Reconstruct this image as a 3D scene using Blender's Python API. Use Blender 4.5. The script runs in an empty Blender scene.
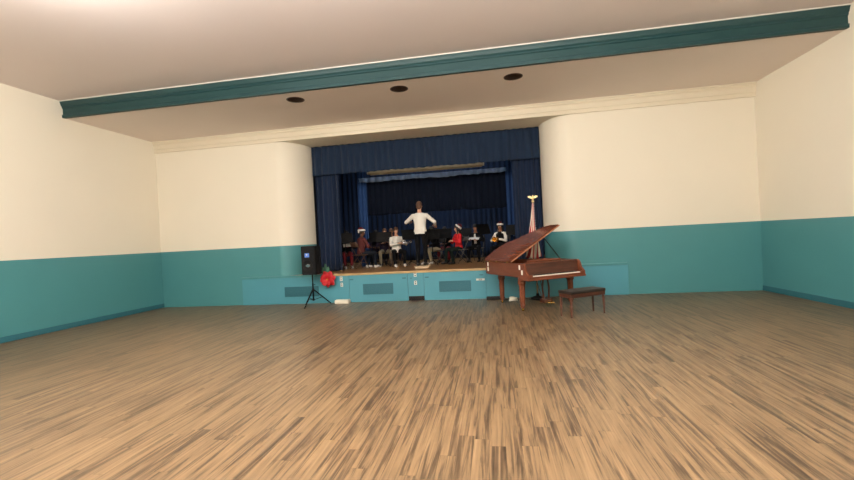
import bpy, bmesh, math, random
from mathutils import Vector, Matrix
random.seed(7)
scene = bpy.context.scene
COL = scene.collection
PI = math.pi

# ------------------------------------------------------------------ helpers
def V(*a): return Vector(a)

def link(o, parent=None):
    COL.objects.link(o)
    if parent is not None: o.parent = parent
    return o

def obj(name, bm, mats, parent=None, smooth=False, kind=None):
    me = bpy.data.meshes.new(name)
    bmesh.ops.recalc_face_normals(bm, faces=bm.faces[:])
    bm.to_mesh(me); bm.free()
    if not isinstance(mats, (list, tuple)): mats = [mats]
    for m in mats: me.materials.append(m)
    if smooth:
        for p in me.polygons: p.use_smooth = True
    o = bpy.data.objects.new(name, me)
    link(o, parent)
    if kind: o['kind'] = kind
    return o

def thing(name, label, cat, loc=(0, 0, 0), rz=0.0, group=None):
    o = bpy.data.objects.new(name, None)
    o.empty_display_size = .1
    o.location = loc; o.rotation_euler = (0, 0, rz)
    link(o); return tag(o, label, cat, group)

def tag(o, label, cat, group=None):
    o['label'] = label; o['category'] = cat
    if group: o['group'] = group
    return o

def dup(root, loc, rz, label, group=None):
    r = root.copy(); COL.objects.link(r)
    r.location = loc; r.rotation_euler = (0, 0, rz)
    r['label'] = label
    if group: r['group'] = group
    for ch in list(root.children):
        c = ch.copy(); COL.objects.link(c); c.parent = r
        for g in list(ch.children):
            d = g.copy(); COL.objects.link(d); d.parent = c
    return r

def NB(): return bmesh.new()

def merge(bm, other, mi=0):
    me = bpy.data.meshes.new('t'); other.to_mesh(me); other.free()
    n = len(bm.faces)
    bm.from_mesh(me); bpy.data.meshes.remove(me)
    bm.faces.ensure_lookup_table()
    for f in bm.faces[n:]: f.material_index = mi
    return bm

def box(bm, c, s, bev=0.0, mi=0, rot=None, seg=2):
    b = bmesh.new()
    bmesh.ops.create_cube(b, size=1)
    bmesh.ops.scale(b, vec=s, verts=b.verts)
    if bev > 0:
        bmesh.ops.bevel(b, geom=b.edges[:], offset=min(bev, min(s) * .45), segments=seg, affect='EDGES', profile=.5)
    if rot is not None: bmesh.ops.transform(b, matrix=rot.to_4x4(), verts=b.verts)
    bmesh.ops.translate(b, vec=c, verts=b.verts)
    return merge(bm, b, mi)

def bx(bm, x0, x1, y0, y1, z0, z1, bev=0.0, mi=0):
    return box(bm, ((x0 + x1) / 2, (y0 + y1) / 2, (z0 + z1) / 2), (x1 - x0, y1 - y0, z1 - z0), bev, mi)

def frame_of(d):
    d = d.normalized()
    a = V(0, 0, 1) if abs(d.z) < .9 else V(1, 0, 0)
    u = d.cross(a).normalized(); w = d.cross(u).normalized()
    return u, w

def tube(bm, pts, rad, n=8, mi=0, cap=True):
    pts = [Vector(p) for p in pts]
    if not isinstance(rad, (list, tuple)): rad = [rad] * len(pts)
    rings = []; u = None
    for i, p in enumerate(pts):
        d = (pts[min(i + 1, len(pts) - 1)] - pts[max(i - 1, 0)]).normalized()
        if u is None: u, w = frame_of(d)
        else:
            u = (u - d * u.dot(d)).normalized(); w = d.cross(u)
        rings.append([bm.verts.new(p + (u * math.cos(2 * PI * k / n) + w * math.sin(2 * PI * k / n)) * rad[i]) for k in range(n)])
    fs = []
    for a, b in zip(rings, rings[1:]):
        for k in range(n): fs.append(bm.faces.new((a[k], a[(k + 1) % n], b[(k + 1) % n], b[k])))
    if cap: fs.append(bm.faces.new(rings[0])); fs.append(bm.faces.new(rings[-1]))
    for f in fs: f.material_index = mi
    return bm

def lathe(bm, prof, c=(0, 0, 0), n=24, mi=0, axis=None):
    """prof: list of (r, z) revolved round z"""
    b = bmesh.new(); rings = []
    for r, z in prof:
        if r < 1e-5: rings.append([b.verts.new((0, 0, z))])
        else: rings.append([b.verts.new((r * math.cos(2 * PI * k / n), r * math.sin(2 * PI * k / n), z)) for k in range(n)])
    for a, d in zip(rings, rings[1:]):
        for k in range(n):
            k2 = (k + 1) % n
            if len(a) == 1 and len(d) == 1: continue
            if len(a) == 1: b.faces.new((a[0], d[k], d[k2]))
            elif len(d) == 1: b.faces.new((a[k], a[k2], d[0]))
            else: b.faces.new((a[k], a[k2], d[k2], d[k]))
    if axis is not None:
        q = V(0, 0, 1).rotation_difference(Vector(axis).normalized())
        bmesh.ops.transform(b, matrix=q.to_matrix().to_4x4(), verts=b.verts)
    bmesh.ops.translate(b, vec=c, verts=b.verts)
    return merge(bm, b, mi)

def prism(bm, outline, z0, z1, mi=0, M=None, bev=0.0):
    """outline (x, y) list extruded between z0 and z1, optionally transformed"""
    b = bmesh.new()
    lo = [b.verts.new((x, y, z0)) for x, y in outline]
    hi = [b.verts.new((x, y, z1)) for x, y in outline]
    b.faces.new(lo); b.faces.new(hi)
    n = len(outline)
    for k in range(n): b.faces.new((lo[k], lo[(k + 1) % n], hi[(k + 1) % n], hi[k]))
    bmesh.ops.recalc_face_normals(b, faces=b.faces[:])
    if bev > 0:
        es = [e for e in b.edges if abs(e.verts[0].co.z - e.verts[1].co.z) < 1e-6]
        bmesh.ops.bevel(b, geom=es, offset=bev, segments=2, affect='EDGES', profile=.5)
    if M is not None: bmesh.ops.transform(b, matrix=M, verts=b.verts)
    return merge(bm, b, mi)

def extrude_x(bm, prof, x0, x1, mi=0):
    """prof (y, z) closed outline extruded along x"""
    M = Matrix(((0, 0, 1, 0), (1, 0, 0, 0), (0, 1, 0, 0), (0, 0, 0, 1)))
    return prism(bm, prof, x0, x1, mi, M)

def ball(bm, c, r, mi=0, u=14, v=10, rot=None):
    b = bmesh.new()
    bmesh.ops.create_uvsphere(b, u_segments=u, v_segments=v, radius=1)
    if not isinstance(r, (tuple, list)): r = (r, r, r)
    bmesh.ops.scale(b, vec=r, verts=b.verts)
    if rot is not None: bmesh.ops.transform(b, matrix=rot.to_4x4(), verts=b.verts)
    bmesh.ops.translate(b, vec=c, verts=b.verts)
    return merge(bm, b, mi)

def capsule(bm, p, q, r1, r2=None, n=12):
    p = Vector(p); q = Vector(q); r2 = r1 if r2 is None else r2
    tube(bm, [p, q], [r1, r2], n)
    ball(bm, p, r1, u=n, v=8); ball(bm, q, r2, u=n, v=8)
    return bm

def loft(bm, rings, n=20):
    """rings: (centre, ax, ay) ellipses joined and capped"""
    rs = []
    for c, ax, ay in rings:
        c = Vector(c); ax = Vector(ax); ay = Vector(ay)
        rs.append([bm.verts.new(c + ax * math.cos(2 * PI * k / n) + ay * math.sin(2 * PI * k / n)) for k in range(n)])
    for a, b in zip(rs, rs[1:]):
        for k in range(n): bm.faces.new((a[k], a[(k + 1) % n], b[(k + 1) % n], b[k]))
    bm.faces.new(rs[0]); bm.faces.new(rs[-1])
    return bm

def evaluated(bm, mods):
    bmesh.ops.recalc_face_normals(bm, faces=bm.faces[:])
    me = bpy.data.meshes.new('tmp'); bm.to_mesh(me); bm.free()
    o = bpy.data.objects.new('tmp', me); COL.objects.link(o)
    for typ, props in mods:
        m = o.modifiers.new('m', typ)
        for k, v in props.items(): setattr(m, k, v)
    dg = bpy.context.evaluated_depsgraph_get(); dg.update()
    out = bpy.data.meshes.new_from_object(o.evaluated_get(dg))
    bpy.data.objects.remove(o); bpy.data.meshes.remove(me)
    return out

def fused(name, bm, mat, parent, voxel=.009, smooth=4):
    """one continuous skin around everything in bm"""
    me = evaluated(bm, [('REMESH', dict(mode='VOXEL', voxel_size=voxel)), ('SMOOTH', dict(iterations=smooth, factor=.5))])
    me.name = name; me.materials.clear(); me.materials.append(mat)
    for p in me.polygons: p.use_smooth = True
    return link(bpy.data.objects.new(name, me), parent)

# ---------------------------------------------------------------- materials
def srgb(r, g, b):
    f = lambda c: (c / 255 / 12.92) if c / 255 <= .04045 else ((c / 255 + .055) / 1.055) ** 2.4
    return (f(r), f(g), f(b), 1)

def mat(name, col, rough=.6, metal=0.0, spec=.5, var=0.0, vscale=6.0, bump=0.0, bscale=60.0, sheen=0.0, emit=None, estr=0.0):
    m = bpy.data.materials.new(name); m.use_nodes = True
    nt = m.node_tree; N = nt.nodes; L = nt.links
    p = N['Principled BSDF']
    p.inputs['Base Color'].default_value = col
    p.inputs['Roughness'].default_value = rough
    p.inputs['Metallic'].default_value = metal
    p.inputs['Specular IOR Level'].default_value = spec
    if sheen: p.inputs['Sheen Weight'].default_value = sheen
    tc = N.new('ShaderNodeTexCoord')
    if var:
        no = N.new('ShaderNodeTexNoise'); no.inputs['Scale'].default_value = vscale; no.inputs['Detail'].default_value = 4
        L.new(tc.outputs['Object'], no.inputs['Vector'])
        mx = N.new('ShaderNodeMix'); mx.data_type = 'RGBA'
        mx.inputs['A'].default_value = tuple(c * (1 - var) for c in col[:3]) + (1,)
        mx.inputs['B'].default_value = tuple(min(1, c * (1 + var)) for c in col[:3]) + (1,)
        L.new(no.outputs['Fac'], mx.inputs['Factor']); L.new(mx.outputs['Result'], p.inputs['Base Color'])
    if bump:
        n2 = N.new('ShaderNodeTexNoise'); n2.inputs['Scale'].default_value = bscale; n2.inputs['Detail'].default_value = 3
        L.new(tc.outputs['Object'], n2.inputs['Vector'])
        bu = N.new('ShaderNodeBump'); bu.inputs['Strength'].default_value = bump; bu.inputs['Distance'].default_value = .01
        L.new(n2.outputs['Fac'], bu.inputs['Height']); L.new(bu.outputs['Normal'], p.inputs['Normal'])
    if emit:
        p.inputs['Emission Color'].default_value = emit; p.inputs['Emission Strength'].default_value = estr
    return m

def plank_mat(name, w, length, cols, along='y', rough=.35, grain=(11, 1.1), spec=.4):
    m = bpy.data.materials.new(name); m.use_nodes = True
    nt = m.node_tree; N = nt.nodes; L = nt.links; p = N['Principled BSDF']
    p.inputs['Roughness'].default_value = rough; p.inputs['Specular IOR Level'].default_value = spec
    tc = N.new('ShaderNodeTexCoord'); sp = N.new('ShaderNodeSeparateXYZ'); L.new(tc.outputs['Object'], sp.inputs[0])
    X, Y = (sp.outputs[0], sp.outputs[1]) if along == 'y' else (sp.outputs[1], sp.outputs[0])
    def mt(op, a, b=None):
        n = N.new('ShaderNodeMath'); n.operation = op
        for i, s in enumerate((a, b)):
            if s is None: continue
            if isinstance(s, (int, float)): n.inputs[i].default_value = s
            else: L.new(s, n.inputs[i])
        return n.outputs[0]
    xr = mt('DIVIDE', X, w); row = mt('FLOOR', xr)
    wn = N.new('ShaderNodeTexWhiteNoise'); wn.noise_dimensions = '1D'; L.new(row, wn.inputs['W'])
    yr = mt('ADD', mt('DIVIDE', Y, length), wn.outputs['Value']); colm = mt('FLOOR', yr)
    cb = N.new('ShaderNodeCombineXYZ'); L.new(row, cb.inputs[0]); L.new(colm, cb.inputs[1])
    w2 = N.new('ShaderNodeTexWhiteNoise'); w2.noise_dimensions = '3D'; L.new(cb.outputs[0], w2.inputs['Vector'])
    pid = w2.outputs['Value']
    gv = N.new('ShaderNodeCombineXYZ')
    L.new(mt('ADD', mt('MULTIPLY', X, grain[0]), mt('MULTIPLY', pid, 31.0)), gv.inputs[0])
    L.new(mt('MULTIPLY', Y, grain[1]), gv.inputs[1]); L.new(mt('MULTIPLY', pid, 57.0), gv.inputs[2])
    no = N.new('ShaderNodeTexNoise'); no.inputs['Scale'].default_value = 1.6; no.inputs['Detail'].default_value = 5
    no.inputs['Roughness'].default_value = .6; no.inputs['Distortion'].default_value = .7
    L.new(gv.outputs[0], no.inputs['Vector'])
    gv2 = N.new('ShaderNodeVectorMath'); gv2.operation = 'MULTIPLY'; gv2.inputs[1].default_value = (7, 2.2, 1); L.new(gv.outputs[0], gv2.inputs[0])
    no2 = N.new('ShaderNodeTexNoise'); no2.inputs['Scale'].default_value = 1.0; no2.inputs['Detail'].default_value = 3; L.new(gv2.outputs[0], no2.inputs['Vector'])
    f = mt('ADD', mt('MULTIPLY', no.outputs['Fac'], .78), mt('MULTIPLY', no2.outputs['Fac'], .16))
    f = mt('ADD', f, mt('MULTIPLY', mt('SUBTRACT', pid, .5), .045))
    cr = N.new('ShaderNodeValToRGB'); cr.color_ramp.elements.remove(cr.color_ramp.elements[0])
    cr.color_ramp.elements[0].position = cols[0][0]; cr.color_ramp.elements[0].color = cols[0][1]
    for pos, c in cols[1:]:
        e = cr.color_ramp.elements.new(pos); e.color = c
    L.new(f, cr.inputs['Fac'])
    sx = mt('LESS_THAN', mt('FRACT', xr), .022); sy = mt('LESS_THAN', mt('FRACT', yr), .0032)
    seam = mt('MAXIMUM', sx, sy)
    mx = N.new('ShaderNodeMix'); mx.data_type = 'RGBA'; mx.blend_type = 'MULTIPLY'
    mx.inputs['B'].default_value = (.45, .42, .4, 1)
    L.new(mt('MULTIPLY', seam, .55), mx.inputs['Factor']); L.new(cr.outputs['Color'], mx.inputs['A'])
    L.new(mx.outputs['Result'], p.inputs['Base Color'])
    bu = N.new('ShaderNodeBump'); bu.inputs['Strength'].default_value = .12; bu.inputs['Distance'].default_value = .004
    L.new(no2.outputs['Fac'], bu.inputs['Height']); L.new(bu.outputs['Normal'], p.inputs['Normal'])
    return m

def wood_mat(name, dark, light, rough=.3, scale=(3, 26, 26), spec=.5):
    m = bpy.data.materials.new(name); m.use_nodes = True
    nt = m.node_tree; N = nt.nodes; L = nt.links; p = N['Principled BSDF']
    p.inputs['Roughness'].default_value = rough; p.inputs['Specular IOR Level'].default_value = spec
    tc = N.new('ShaderNodeTexCoord'); mp = N.new('ShaderNodeMapping'); mp.inputs['Scale'].default_value = scale
    L.new(tc.outputs['Object'], mp.inputs['Vector'])
    no = N.new('ShaderNodeTexNoise'); no.inputs['Scale'].default_value = 1; no.inputs['Detail'].default_value = 5; no.inputs['Distortion'].default_value = .6
    L.new(mp.outputs[0], no.inputs['Vector'])
    cr = N.new('ShaderNodeValToRGB'); cr.color_ramp.elements[0].color = dark; cr.color_ramp.elements[1].color = light
    cr.color_ramp.elements[0].position = .3; cr.color_ramp.elements[1].position = .72
    L.new(no.outputs['Fac'], cr.inputs['Fac']); L.new(cr.outputs['Color'], p.inputs['Base Color'])
    return m

M = {}
M['floor'] = plank_mat('hall_floor_planks', .125, 1.25, [(.31, srgb(58, 46, 35)), (.40, srgb(86, 69, 51)), (.47, srgb(114, 93, 68)), (.55, srgb(126, 103, 75)), (.68, srgb(144, 119, 88))], grain=(13.5, .6))
M['stagefloor'] = plank_mat('stage_boards', .07, 2.0, [(.3, srgb(132, 98, 60)), (.5, srgb(160, 120, 76)), (.7, srgb(180, 138, 92))], along='x', rough=.3)
M['ceil'] = mat('ceiling_plaster', srgb(238, 226, 222), .9, var=.02, vscale=.6, bump=.05)
M['ceil2'] = mat('ceiling_lower_plaster', srgb(242, 230, 222), .9, var=.02, vscale=.8, bump=.05)
M['cream'] = mat('cream_wall_paint', srgb(238, 230, 212), .7, var=.02, vscale=1.2, bump=.04)
M['creamtrim'] = mat('cream_trim_paint', srgb(230, 219, 196), .55)
M['white'] = mat('white_trim_paint', srgb(232, 228, 218), .5)
M['teal'] = mat('teal_wall_paint', srgb(76, 140, 144), .45, var=.05, vscale=1.5)
M['tealfront'] = mat('teal_stage_paint', srgb(80, 148, 163), .4, var=.05, vscale=2.0)
M['tealdark'] = mat('teal_grille_paint', srgb(46, 104, 116), .5)
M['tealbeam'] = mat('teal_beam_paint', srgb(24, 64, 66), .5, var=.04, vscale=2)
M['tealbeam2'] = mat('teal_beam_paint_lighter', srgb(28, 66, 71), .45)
M['valance'] = mat('valance_velour', srgb(33, 47, 68), .95, spec=.15, sheen=.1, var=.12, vscale=4, bump=.1, bscale=200)
M['legcloth'] = mat('leg_velour', srgb(28, 41, 64), .95, spec=.15, sheen=.1, var=.12, vscale=4, bump=.1, bscale=200)
M['backcloth'] = mat('back_velour', srgb(32, 46, 70), .95, spec=.15, sheen=.1, var=.15, vscale=4, bump=.1, bscale=200)
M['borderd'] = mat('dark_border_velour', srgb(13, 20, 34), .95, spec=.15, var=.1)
M['innercloth'] = mat('inner_leg_cloth', srgb(44, 72, 118), .9, spec=.2, var=.15, vscale=5)
M['lit_heading'] = mat('heading_painted_light', srgb(140, 168, 220), .8, var=.55, vscale=5)  # stage light on the strip painted in as pale, patchy blue
M['darkwall'] = mat('dark_stage_wall', srgb(16, 18, 26), .9)
M['screen'] = mat('beige_screen_case', srgb(196, 182, 152), .5)
M['nosing'] = wood_mat('oak_nosing', srgb(170, 138, 92), srgb(206, 174, 124), .35)
M['black'] = mat('black_plastic', srgb(13, 13, 15), .55, spec=.3)
M['blackmetal'] = mat('black_metal', srgb(8, 8, 9), .6, spec=.2, metal=.0)
M['grille'] = mat('speaker_grille', srgb(20, 20, 23), .7, spec=.3, bump=.4, bscale=300)
M['blue'] = mat('blue_badge', srgb(96, 136, 206), .3, emit=srgb(60, 110, 230), estr=.2)
M['silver'] = mat('silver_metal', srgb(200, 200, 205), .25, metal=1)
M['brass'] = mat('brass_metal', srgb(214, 170, 90), .25, metal=1)
M['gold'] = mat('gold_finial', srgb(228, 206, 150), .35, metal=.4)
M['red'] = mat('red_petal', srgb(190, 14, 28), .55, var=.18, vscale=14)
M['green'] = mat('green_leaf', srgb(34, 84, 62), .55, var=.2, vscale=14)
M['yellow'] = mat('yellow_cyathia', srgb(220, 190, 70), .5)
M['offwhite'] = mat('off_white_plastic', srgb(232, 226, 206), .5)
M['outletw'] = mat('white_outlet', srgb(222, 220, 210), .4)
M['dark'] = mat('dark_recess', srgb(30, 28, 26), .7)
M['can'] = mat('brown_can_baffle', srgb(74, 54, 44), .6)
M['maple'] = wood_mat('pale_podium_wood', srgb(206, 182, 146), srgb(228, 208, 176), .45)
M['mahog'] = wood_mat('mahogany', srgb(104, 56, 36), srgb(116, 64, 42), .25, scale=(14, 3, 14))
M['mahogd'] = wood_mat('dark_mahogany', srgb(62, 34, 24), srgb(88, 50, 34), .3)
M['mahogedge'] = wood_mat('light_mahogany_edge', srgb(150, 96, 66), srgb(176, 118, 84), .3)
M['ivory'] = mat('ivory_keys', srgb(238, 232, 216), .25)
M['ebony'] = mat('ebony_keys', srgb(14, 13, 13), .3)
M['plate'] = mat('cast_iron_plate', srgb(150, 116, 60), .4, metal=.6)
M['tape'] = mat('white_tape', srgb(228, 220, 204), .6)
M['felt'] = mat('black_leather', srgb(28, 22, 20), .5)
M['chairbrown'] = mat('brown_folding_chair', srgb(96, 70, 54), .4)
M['chairgrey'] = mat('grey_folding_chair', srgb(78, 74, 70), .4)
M['paper'] = mat('white_paper', srgb(226, 222, 212), .7)
M['lampglass'] = mat('lit_lamp_glass', (1, .9, .76, 1), .4, emit=(1, .96, .91, 1), estr=205)
M['sclera'] = mat('eye_white', srgb(216, 208, 200), .3)
M['liplight'] = mat('pink_lips', srgb(184, 104, 92), .45)
M['lipmid'] = mat('brown_pink_lips', srgb(140, 78, 66), .45)
M['lipdark'] = mat('dark_lips', srgb(88, 50, 44), .45)
M['eye'] = mat('eye', srgb(40, 30, 26), .2)
M['skinlight'] = mat('light_skin', srgb(212, 160, 132), .55, spec=.3)
M['skinmid'] = mat('tan_skin', srgb(168, 116, 86), .55, spec=.3)
M['skindark'] = mat('brown_skin', srgb(104, 68, 50), .55, spec=.3)
M['hairb'] = mat('brown_hair', srgb(92, 62, 42), .6, var=.25, vscale=60)
M['hairk'] = mat('black_hair', srgb(22, 17, 16), .6, var=.25, vscale=60)
M['whitecloth'] = mat('white_shirt_cloth', srgb(236, 230, 220), .85, bump=.15, bscale=30)
M['redcloth'] = mat('red_cloth', srgb(206, 26, 34), .8, bump=.15, bscale=30)
M['marooncloth'] = mat('maroon_cloth', srgb(88, 34, 32), .85, bump=.15, bscale=30)
M['redtrousers'] = mat('red_trousers', srgb(120, 24, 34), .85, bump=.15, bscale=30)
M['blackcloth'] = mat('black_cloth', srgb(15, 15, 18), .95, spec=.2, bump=.15, bscale=30)
M['greencloth'] = mat('dark_green_cloth', srgb(20, 32, 29), .95, spec=.2, bump=.15, bscale=30)
M['greycloth'] = mat('grey_beige_cloth', srgb(140, 128, 104), .9, bump=.15, bscale=30)
M['purplecloth'] = mat('dusky_purple_cloth', srgb(48, 38, 54), .95, spec=.2, bump=.15, bscale=30)
M['bluecloth'] = mat('dark_blue_cloth', srgb(24, 30, 40), .95, spec=.2, bump=.15, bscale=30)
M['hatcloth'] = mat('dark_red_felt', srgb(84, 18, 24), .9, bump=.2, bscale=60)
M['fur'] = mat('white_fur', srgb(238, 232, 224), .95, bump=.6, bscale=80)
M['shoewhite'] = mat('white_shoe', srgb(222, 218, 210), .6)
M['shoeblack'] = mat('black_shoe', srgb(20, 19, 19), .4)

# ------------------------------------------------------------ hall shell
XL, XR, YB = -9.8, 6.2, -14.0
ZC, ZL, YS = 5.27, 4.89, -2.63           # high ceiling, low ceiling, step between them
ZST = .79                                # stage height
CX0, CX1 = -5.35, 1.35                   # clear width of the stage opening
DADO = 1.64

b = NB(); bx(b, XL - .2, XR + .2, YB - .2, .25, -.12, 0)
obj('floor', b, M['floor'], kind='structure')
b = NB(); bx(b, XL - .2, XR + .2, YB - .2, YS, ZC, ZC + .15)
obj('ceiling', b, M['ceil'], kind='structure')

# low ceiling with three round holes for the downlights
CANS = [(-4.24, -2.16), (-1.875, -2.12), (.54, -2.09)]
b = NB(); bx(b, XL - .2, XR + .2, YS + .02, .3, ZL, ZL + .3)
low = obj('ceiling_lowered', b, M['ceil2'])
cutters = []
for x, y in CANS:
    c = NB(); lathe(c, [(0, ZL - .1), (.18, ZL - .1), (.18, ZL + .22), (0, ZL + .22)], (x, y, 0), 40)
    cutters.append(obj('cut', c, M['can']))
for c in cutters:
    md = low.modifiers.new('b', 'BOOLEAN'); md.object = c; md.operation = 'DIFFERENCE'; md.solver = 'EXACT'
dg = bpy.context.evaluated_depsgraph_get(); dg.update()
me = bpy.data.meshes.new_from_object(low.evaluated_get(dg))
low.modifiers.clear(); low.data = me
for c in cutters: bpy.data.objects.remove(c)
low['kind'] = 'structure'

side = lambda a0, a1, at, face: None
# side and back walls: teal below, cream above
def wall(name, x0, x1, y0, y1):
    b = NB()
    bx(b, x0, x1, y0, y1, 0, DADO, mi=1); bx(b, x0, x1, y0, y1, DADO, ZC + .1, mi=0)
    return obj(name, b, [M['cream'], M['teal']], kind='structure')
wall('wall_left', XL - .2, XL, YB, .3); wall('wall_right', XR, XR + .2, YB, .3); wall('wall_back', XL - .2, XR + .2, YB - .2, YB)
for nm, args in (('baseboard_left', (XL, XL + .02, YB, .05)), ('baseboard_right', (XR - .02, XR, YB, .05)), ('baseboard_back', (XL, XR, YB, YB + .02))):
    b = NB(); bx(b, *args, 0, .12, .005); obj(nm, b, M['tealdark'], kind='structure')

# front wall: flat outside, an elliptical rounded jamb into the opening, a bulkhead across the top
def jamb_outline(xin, s):
    """s=+1: the wall lies towards +x of the opening"""
    pts = []
    for i in range(25):
        t = PI / 2 * i / 24
        pts.append((xin + s * .7 * (1 - math.cos(t)), 1.05 - 1.0 * math.sin(t)))
    return pts
b = NB()
for xin, s, xo in ((CX0, -1, XL), (CX1, 1, XR)):
    o = jamb_outline(xin, s) + [(xo, .05), (xo, .35), (xin + s * .95, .35), (xin + s * .3, 1.05)]
    prism(b, o, 0, DADO, mi=1); prism(b, o, DADO, 4.58, mi=0)
bx(b, XL, XR, .05, 1.1, 4.57, ZL + .3, mi=0)
obj('wall_front', b, [M['cream'], M['teal']], kind='structure')

# cornice on the bulkhead
b = NB()
extrude_x(b, [(.06, 4.57), (.0, 4.57), (.0, 4.66), (-.02, 4.67), (-.02, 4.79), (-.035, 4.81), (-.045, 4.82), (-.045, 4.85), (-.06, 4.855), (-.075, 4.875), (-.075, 4.89), (.06, 4.89)], XL, XR)
obj('trim_1', b, M['creamtrim'], kind='structure')
# teal moulded step between the two ceilings
b = NB()
y = YS
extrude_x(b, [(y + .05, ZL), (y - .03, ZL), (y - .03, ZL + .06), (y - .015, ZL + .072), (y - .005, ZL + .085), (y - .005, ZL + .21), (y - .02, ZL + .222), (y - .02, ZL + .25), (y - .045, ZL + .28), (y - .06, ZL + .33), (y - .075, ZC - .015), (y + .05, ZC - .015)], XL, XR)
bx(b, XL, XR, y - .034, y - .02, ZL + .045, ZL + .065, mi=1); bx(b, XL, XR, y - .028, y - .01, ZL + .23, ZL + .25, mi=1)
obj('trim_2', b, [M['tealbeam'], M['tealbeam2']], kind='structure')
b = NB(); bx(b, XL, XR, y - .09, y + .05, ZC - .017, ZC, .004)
obj('trim_3', b, M['white'], kind='structure')

# ------------------------------------------------------------ the stage
b = NB(); bx(b, -7.2, 3.2, .02, 6.1, ZST - .06, ZST)
obj('stage_floor', b, M['stagefloor'], kind='structure')
b = NB()
SX0, SX1 = -7.2, 3.2
cuts = [SX0, -4.0, -2.36, -1.92, -.28, SX1]
for a, c in zip(cuts, cuts[1:]): bx(b, a + .004, c - .004, 0, .04, .0, ZST - .05, .003)
bx(b, SX0, SX1, .03, .06, 0, ZST - .05)
bx(b, SX0, SX0 + .05, .03, .1, 0, ZST - .05); bx(b, SX1 - .05, SX1, .03, .1, 0, ZST - .05)
stage_front = obj('stage_front', b, M['tealfront'], kind='structure')
b = NB(); bx(b, -4.75, .9, -.025, .06, ZST - .055, ZST + .004, .012)
obj('trim_4', b, M['nosing'], kind='structure')
b = NB(); bx(b, SX0, -4.755, -.025, .06, ZST - .055, ZST + .004, .012); bx(b, .905, SX1, -.025, .06, ZST - .055, ZST + .004, .012)
obj('trim_5', b, M['teal'], kind='structure')
# stage house
b = NB()
bx(b, -6.6, -6.4, 1.0, 6.2, ZST, 5.6); bx(b, 2.4, 2.6, 1.0, 6.2, ZST, 5.6); bx(b, -6.6, 2.6, 6.0, 6.2, ZST, 5.6)
bx(b, -6.6, 2.6, 1.0, 6.2, 5.4, 5.6); bx(b, -6.6, 2.6, 1.0, 1.1, 4.9, 5.5)
bx(b, -6.6, CX0 - .3, 1.0, 1.06, ZST, 5.4); bx(b, CX1 + .3, 2.6, 1.0, 1.06, ZST, 5.4)
obj('wall_stage', b, M['darkwall'], kind='structure')

def curtain(name, x0, x1, z0, z1, y, pitch, amp, m, label, cat='curtain', group=None, gather=0.0, scallop=0.0, seed=0, hem=True):
    rnd = random.Random(seed)
    nf = max(2, round((x1 - x0) / pitch)); nx = nf * 10
    ph = [rnd.uniform(.7, 1.3) for _ in range(nf + 2)]; ho = [rnd.uniform(-1, 1) for _ in range(nf + 2)]
    nz = 14
    b = NB(); grids = []
    for off in (0, .012):
        g = []
        for j in range(nz + 1):
            t = j / nz; row = []
            for i in range(nx + 1):
                u = i / nx; k = u * nf; ki = int(min(k, nf - 1)); fr = k - ki
                a = amp * (ph[ki] * (1 - fr) + ph[ki + 1] * fr) * (.55 + .45 * (1 - t) ** .7)
                xx = x0 + (x1 - x0) * u
                yy = y + a * math.sin(2 * PI * k + .5 * math.sin(3 * t + ki)) + .35 * a * math.sin(4 * PI * k * .37 + 1.3)
                zz = z0 + (z1 - z0) * t
                if j == 0: zz += scallop * (ho[ki] * (1 - fr) + ho[ki + 1] * fr)
                row.append(b.verts.new((xx, yy + off, zz)))
            g.append(row)
        grids.append(g)
    A, B = grids
    for j in range(nz):
        for i in range(nx):
            b.faces.new((A[j][i], A[j][i + 1], A[j + 1][i + 1], A[j + 1][i]))
            b.faces.new((B[j][i], B[j + 1][i], B[j + 1][i + 1], B[j][i + 1]))
    for i in range(nx):
        b.faces.new((A[0][i], B[0][i], B[0][i + 1], A[0][i + 1])); b.faces.new((A[nz][i], A[nz][i + 1], B[nz][i + 1], B[nz][i]))
    for j in range(nz):
        b.faces.new((A[j][0], A[j + 1][0], B[j + 1][0], B[j][0])); b.faces.new((A[j][nx], B[j][nx], B[j + 1][nx], A[j + 1][nx]))
    return tag(obj(name, b, m, smooth=True), label, cat, group)

curtain('valance_curtain', CX0 + .01, CX1 - .01, 3.70, 4.565, 1.0, .21, .035, M['valance'], 'wide pleated navy valance hanging across the top of the stage opening', seed=1, scallop=.012)
curtain('stage_curtain', CX0 + .02, -4.58, ZST + .01, 4.5, 1.14, .15, .045, M['legcloth'], 'navy side curtain hanging at the left edge of the stage opening', seed=2)
curtain('stage_curtain', .57, CX1 - .02, ZST + .01, 4.5, 1.14, .16, .045, M['legcloth'], 'navy side curtain hanging behind the flag at the right edge of the stage', seed=3)
curtain('inner_curtain', -4.48, -4.17, ZST + .01, 4.3, 2.6, .10, .035, M['innercloth'], 'narrow lighter blue curtain strip standing inside the stage on the left', seed=4)
curtain('inner_curtain', .43, 1.3, ZST + .01, 4.3, 2.6, .12, .035, M['innercloth'], 'lighter blue inner curtain glimpsed beside the right navy side curtain', seed=5)
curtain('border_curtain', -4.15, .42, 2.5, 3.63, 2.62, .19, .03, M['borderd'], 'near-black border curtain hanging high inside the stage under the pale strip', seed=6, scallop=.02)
curtain('curtain_heading', -4.42, .46, 3.625, 3.76, 2.56, .24, .03, M['lit_heading'], 'scalloped cloth strip beneath the beige screen case, stage light painted in as pale blue', 'curtain', seed=7, scallop=.03)
curtain('back_curtain', -6.3, 2.3, ZST + .01, 4.9, 5.3, .2, .05, M['backcloth'], 'full-width navy curtain hanging at the back of the stage behind the band', seed=8)

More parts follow.
